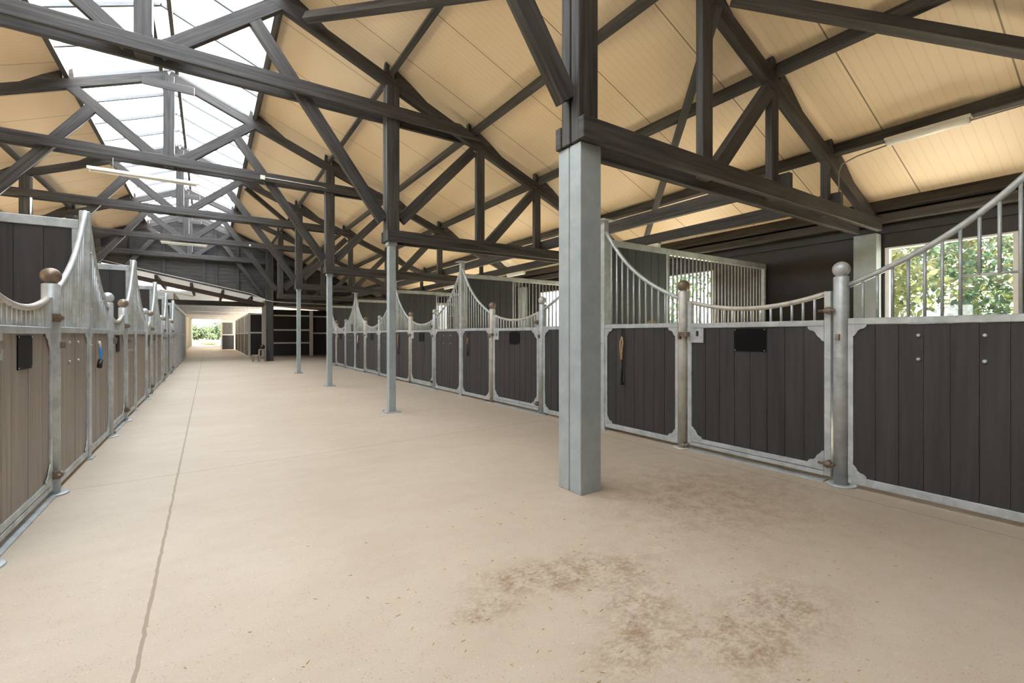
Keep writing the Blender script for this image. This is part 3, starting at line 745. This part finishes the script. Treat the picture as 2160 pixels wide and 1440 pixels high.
for y, od in ((5.75, 'nearest'), (9.9, 'second'), (13.8, 'third')):
    proof(y - .4, y + .4, 6.65, 2.775, 'tube light under the outer binder beam, %s of those over the right stalls' % od)
tag(MB().box(-.045, .045, -.03, .0, -.045, .045).build('junction_box', M['white_metal'], None, .006, (1.0, TY[2] - .061, 4.62)), 'white junction box on the tie of the third truss', 'junction box')
tag(MB().tube([(1.04, TY[2] - .075, 4.63), (2.2, TY[2] - .075, 4.63), (2.3, TY[2] - .075, 4.61)], .009, 8).build('conduit', M['conduit']), 'pale conduit along the tie of the third truss beside the junction box', 'conduit')
tag(MB().box(-.03, .03, -.03, .0, -.035, .035).build('junction_box', M['white_metal'], None, .006, (1.35, TY[4] - .061, 4.62)), 'small white junction box on the tie of the farthest free-standing truss', 'junction box')
# cables by the nearest right truss
yc = TY[0] + .20
pts = [(6.62, yc - .22, 2.84), (6.62, yc - .22, 3.25), (6.63, yc - .25, 3.34), (6.66, yc - .4, 3.40), (6.66, yc - .8, 3.44), (6.66, 1.0, 3.45), (6.66, -1, 3.45)]
tag(MB().tube(pts, .009, 8).build('cable', M['cable']), 'black cable rising from the nearest truss to the upper right tube light', 'cable')
pts = [(8.03, 2.5 - .25 * k, 2.90 - .09 * math.sin(math.pi * min(1, k / 9)) + .0 * k) for k in range(12)]
tag(MB().tube(pts, .012, 8).build('cable', M['cable']), 'brown cable sagging along the eaves of the right wall', 'cable')
tag(MB().box(7.98, 8.12, -4.8, 24.7, 2.80, 2.92, 'y').build('wall_plate', M['timber'], None, .005), 'dark timber wall plate along the top of the right wall', 'wall plate')
pts = [(-3.9, GY + .0, lean(-3.9) + .06)] + [(-3.0 + k * .52, GY - .03, lean(-3.0 + k * .52) + .05) for k in range(10)] + [(2.2, GY - .1, 2.93), (2.22, GY - .62, 2.84), (2.6, GY - .64, 2.77), (3.2, GY - .64, 2.75), (6.5, GY - .64, 2.72)]
tag(MB().tube(pts, .014, 8).build('conduit', M['conduit']), 'pale conduit following the foot of the far gable and on past the timber post', 'conduit')

# ------------------------------------------------------------------ passage beyond the gable
ex = MB()
ex.prism([(-7, lean(-7) - .03), (2.4, lean(2.4) - .03), (2.4, lean(2.4) + .01), (-7, lean(-7) + .01)], GY + .14, 31)
ex.box(-7, 8.2, 31, 66.3, 3.55, 3.63)
struct(MB().prism([(2.4, lean(2.4) - .03), (8.2, lean(2.4) - .32), (8.2, lean(2.4) - .28), (2.4, lean(2.4) + .01)], GY + .14, 31).build('ceiling_side', M['roof']), 'low cream ceiling beyond the timber post')
struct(ex.build('ceiling_rear', M['ext_ceiling']), 'white sheeted ceiling of the far passage')
def bmlab(m_, name, label, cat): return tag(m_, label, cat)
tag(MB().beam((-5, GY + .55, lean(-5) - .31), (2.3, GY + .55, lean(2.3) - .31), .12, .19).build('rafter_beam', M['red_timber'], None, .006), 'reddish sloping rafter just beyond the far gable', 'beam')
for k, x in enumerate((-3.2, -1.85, -.6, .6, 1.75)):
    m_ = MB().box(x - .05, x + .05, GY + .16, 30.9, lean(x) - .215, lean(x) - .045, 'y')
    tag(m_.build('passage_purlin', M['red_timber']), 'reddish purlin under the sloping passage roof, %s from the left' % ['first', 'second', 'third', 'fourth', 'fifth'][k], 'purlin', 'passage purlins')
for k, y in enumerate((28.0, 33.0, 38.0, 44.0, 50.0, 57.0)):
    z = 2.72 if k == 0 else 2.85
    m_ = MB().box(-4.5, 2.45 if k == 0 else 3.0, y, y + .2, z, z + .24)
    tag(m_.build('cross_beam', M['timber'] if k == 0 else M['grey_paint'], None, .006), '%s cross beam over the far passage, %s from the gable' % ('dark' if k == 0 else 'pale grey', ['first', 'second', 'third', 'fourth', 'fifth', 'sixth'][k]), 'beam', 'passage cross beams')
t = MB().tube([(-1.9, 27.4, 3.35), (-.55, 27.4, 3.10)], .03, 10)
tag(t.build('tube_light', M['diffuser']), 'white tube light under the sloping passage roof', 'light')
# left barred fronts along the passage
LY = [19.85, 22.05, 24.25, 26.45, 28.65, 30.85]
for i in range(5):
    a, c = LY[i], LY[i + 1]
    t = thing('straight_stall_barrier', 'straight barred grey stall front along the left of the passage, %s after the curved ones' % ['first', 'second', 'third', 'fourth', 'fifth'][i], 'stall front', (LS, a, 0), 0, 'straight stall fronts on the left')
    L = c - a
    f = MB(); f.box(-.03, .03, 0, .07, 0, 2.3, 'z'); f.build('post', M['galv'], t)
    MB().box(-.03, .03, .07, L, .03, .09, 'y').build('bottom_rail', M['galv'], t)
    MB().box(-.03, .03, .07, L, 1.22, 1.28, 'y').build('middle_rail', M['galv'], t)
    MB().box(-.04, .04, .0, L, 2.22, 2.32, 'y').build('top_rail', M['galv'], t)
    planks(MB(), .07, L, -.015, .015, .09, 1.22, .17, 'y').build('boards', M['grey_paint'], t)
    planks(MB(), .9, L, -.015, .015, 1.28, 2.22, .17, 'y').build('upper_boards', M['grey_paint'], t)
    for k in range(8): MB().tube([(0, .16 + k * .09, 1.27), (0, .16 + k * .09, 2.23)], .010, 8).build('bar', M['galv'], t)
# boarded passage walls and far doorway
struct(planks(MB(), 31.0, 66, LS - .55, LS - .5, 0, 3.5, .2, 'y').build('wall_passage', M['tan_wood']), 'tan boarded wall along the left of the far passage')
fw = MB().box(-9, -1.62, 66, 66.15, 0, 5.5, 'z').box(1.33, 12, 66, 66.15, 0, 5.5, 'z').box(-1.62, 1.33, 66, 66.15, 3.38, 5.5, 'x')
struct(fw.build('wall_end', M['grey_paint']), 'end wall of the passage with the open doorway')
struct(MB().box(-1.75, -1.62, 65.9, 66.2, 0, 3.5, 'z').box(1.33, 1.46, 65.9, 66.2, 0, 3.5, 'z').box(-1.75, 1.46, 65.9, 66.2, 3.38, 3.5).build('trim_2', M['white_post']), 'pale frame of the far open doorway')
struct(MB().box(2.8, 8.2, 30.85, 30.95, 0, 2.75, 'z').build('wall_dark_screen', M['wall']), 'added dark screen closing the bright gap above the far black walls')  # dark sheet added to block the bright strip above the boarded walls
struct(MB().box(12, 12.1, 24.9, 66, 0, 4, 'z').box(-7.1, -7, 25, 66, 0, 4.9, 'z').box(8.2, 12.1, 31, 31.1, 0, 4, 'x').build('wall_side', M['grey_paint']), 'outer walls of the far passage')
dl = thing('door_leaf', 'tan boarded door leaf folded open at the right of the far doorway', 'door', (1.36, 65.8, 0))
planks(MB(), -9.0, 0, -.03, .03, .05, 2.5, .2, 'y').build('boards', M['tan_wood'], dl)
MB().box(-.06, -.03, -9, 0, 1.3, 1.4, 'y').box(-.06, -.03, -9, 0, 1.75, 1.85, 'y').build('ledge', M['tan_wood'], dl)
def simple_wall(name, label, p, q, z, rails, top, mats, posts, cat='stall wall', bars=None):
    p, q = Vector((*p, 0)), Vector((*q, 0)); L = (q - p).length; an = math.atan2(q.y - p.y, q.x - p.x)
    t = thing(name, label, cat, p, an)
    zs = [0.04] + rails + [top]
    for i in range(len(zs) - 1):
        bm_ = mats[i % len(mats)]
        if bars is not None and i == bars:
            k = .09
            while k < L - .05:
                MB().tube([(k, 0, zs[i]), (k, 0, zs[i + 1])], .012, 8).build('bar', M['galv'], t); k += .1
        else: planks(MB(), .05, L - .05, -.02, .02, zs[i], zs[i + 1]).build('boards', bm_, t)
    for z in rails + [top]: MB().box(0, L, -.035, .035, z - .045, z + .045).build('rail', M['white_post'], t)
    for x in posts: MB().box(x * L - .05, x * L + .05, -.045, .045, 0, top + .045, 'z').build('upright', M['white_post'], t)
    return t
simple_wall('boarded_stall_wall', 'black boarded wall with three white rails beyond the timber post', (2.75, 29.5), (5.1, 29.5), 0, [.76, 1.51], 2.34, [M['board']], [0])
simple_wall('boarded_stall_wall', 'black boarded wall with one white rail at the end of the right row', (5.15, 29.5), (8.1, 29.5), 0, [1.33], 2.32, [M['board']], [1])
simple_wall('boarded_stall_wall', 'narrow black boarded end of the passage stall left of the timber post', (1.95, 29.5), (2.6, 29.5), 0, [1.35], 2.4, [M['board']], [0])
tag(MB().box(-.09, .09, -.09, .09, 0, 2.66, 'z').build('white_post', M['white_post'], None, .01, (5.13, 29.36, 0)), 'white upright post between the two black walls beyond the aisle', 'post')
tag(MB().box(-.12, .12, -.1, .1, 0, 2.9, 'z').build('white_post', M['white_post'], None, .01, (2.66, 29.3, 0)), 'white upright post just left of the thick timber post', 'post')
simple_wall('boarded_stall_wall', 'grey boarded stall front running along the right of the passage', (1.95, 44), (1.95, 29.55), 0, [1.33], 2.38, [M['board_blue'], M['grey_paint']], [0, .25, .5, .75])
simple_wall('boarded_stall_wall', 'low boarded stall end with a barred upper half facing the aisle', (.97, 45), (1.9, 45), 0, [1.25], 2.3, [M['board_blue']], [0, 1], bars=1)

simple_wall('boarded_stall_wall', 'added dark backing for the shade behind the bars of the low stall end', (.97, 48), (1.9, 48), 0, [], 2.45, [M['board']], [])  # planks added so the view through the bars stays dark
# step stool beside the timber post
t = thing('step_stool', 'small worn two-tier wooden step stool beside the thick timber post', 'step stool', (1.98, 24.05, 0))
MB().box(-.29, .0, -.17, .17, .27, .31).build('lower_step', M['stool_wood'], t, .005)
MB().box(-.02, .27, -.17, .17, .53, .57).build('upper_step', M['stool_wood'], t, .005)
for x, h in ((-.24, .27), (.0, .53), (.24, .53)):
    for y in (-.14, .14): MB().box(x - .025, x + .025, y - .025, y + .025, 0, h, 'z').build('leg', M['stool_wood'], t)
t = MB().lathe([(.02, 0), (.075, .03), (.10, .09), (.085, .16), (.03, .2)], (0, 0, 0), 16).build('riding_cap', M['black'], None, 0, (2.12, 24.05, .57))
tag(t, 'round black cap lying on top of the small step stool', 'cap')

# ------------------------------------------------------------------ outdoors
struct(MB().box(-400, 400, 66.2, 420, -.25, -.05).box(12, 160, -60, 66.2, -.25, -.05).box(-160, -12, -60, 66.2, -.25, -.05).box(-12, 12, -60, YB, -.25, -.05).build('ground', M['grass']), 'bright meadow outside')
def leaf_cloud(mb, c, rad, n_, s):
    for k in range(n_):
        v = Vector((random.gauss(0, 1), random.gauss(0, 1), random.gauss(0, 1))).normalized()
        q = random.random() ** .4
        p_ = Vector(c) + Vector((v.x * rad[0], v.y * rad[1], v.z * rad[2])) * q
        a = Vector((random.gauss(0, 1), random.gauss(0, 1), random.gauss(0, 1))).normalized()
        b_ = a.cross(Vector((random.gauss(0, 1), random.gauss(0, 1), random.gauss(0, 1)))).normalized()
        z = s * random.uniform(.6, 1.3); i = len(mb.v)
        mb.v += [tuple(p_ - a * z), tuple(p_ + b_ * z * .5), tuple(p_ + a * z), tuple(p_ - b_ * z * .5)]
        mb.quad([i, i + 1, i + 2, i + 3], [(0, 0), (1, 0), (1, 1), (0, 1)])
def tree(x, y, h, r, m_, n_, s, label, low=.12):
    t = thing('tree', label, 'tree', (x, y, -.06), random.uniform(0, 6), 'trees outside')
    MB().tube([(0, 0, 0), (.05, .03, h * .3), (-.03, .05, h * .6), (0, 0, h * .85)], [r * .09, r * .07, r * .045, r * .02], 8).build('trunk', M['bark'], t)
    mb = MB(); nb = 16
    for k in range(nb):
        a = random.uniform(0, 6.28); q = random.uniform(.15, .8) * r; z = h * random.uniform(low + .1, .88)
        leaf_cloud(mb, (math.cos(a) * q, math.sin(a) * q, z), (r * .42, r * .42, h * .2), n_ // nb, s)
    mb.build('foliage', m_, t)
TR = [(17, -3.2, 7.5, 3.2, 'leaf'), (19.5, 2.4, 8.5, 3.4, 'leaf_blue'), (16.5, 6.4, 6.5, 2.8, 'leaf_yellow'), (21, 10.5, 9, 3.8, 'leaf'), (18, 15.5, 7, 3.2, 'leaf_blue'), (22, 20, 8.5, 3.6, 'leaf'), (15.5, 1.0, 4.6, 1.9, 'leaf_yellow'), (24, 5, 9, 4, 'leaf_yellow')]
TLB = ['green tree at the right of the near window view', 'blue-green tree filling the middle of the near window', 'yellow-green tree at the left of the near window', 'tall green tree seen through the second window', 'blue-green tree seen through the third window', 'green tree far along the right wall outside', 'low yellow-green bushy tree close to the near window', 'tall yellow-green tree behind the others outside the near window']
for a, lb in zip(TR, TLB): tree(a[0], a[1], a[2], a[3], M[a[4]], 5200, .13, lb, .0)
for k, (x, y, h, r, mm) in enumerate([(-7.5, 150, 4.6, 3.6, 'leaf_blue'), (-2.2, 146, 4.2, 3.8, 'leaf'), (2.4, 154, 4.9, 3.8, 'leaf'), (7.2, 150, 4.3, 3.8, 'leaf_blue')]):
    tree(x, y, h, r, M[mm], 2400, .3, 'distant tree on the meadow seen through the far doorway, %s from the left' % ['first', 'second', 'third', 'fourth'][k], .0)
hb = MB()
for k in range(40):
    leaf_cloud(hb, (random.uniform(-2.6, 2.6), 70 + random.uniform(-.5, .5), .1), (.35, .4, .28), 90, .06)
tag(hb.build('hedge', M['leaf_yellow']), 'low bright green hedge just outside the far doorway', 'hedge')
t = thing('house', 'distant house with a small clay tiled roof low in the near window', 'house', (46, 20, 0))
MB().box(-4, 4, -5, 5, -.06, 2.2).build('wall', M['render'], t)
MB().prism([(-4.4, 2.2), (4.4, 2.2), (0, 4.6)], -5.3, 5.3).build('roof', M['roof_tile'], t)
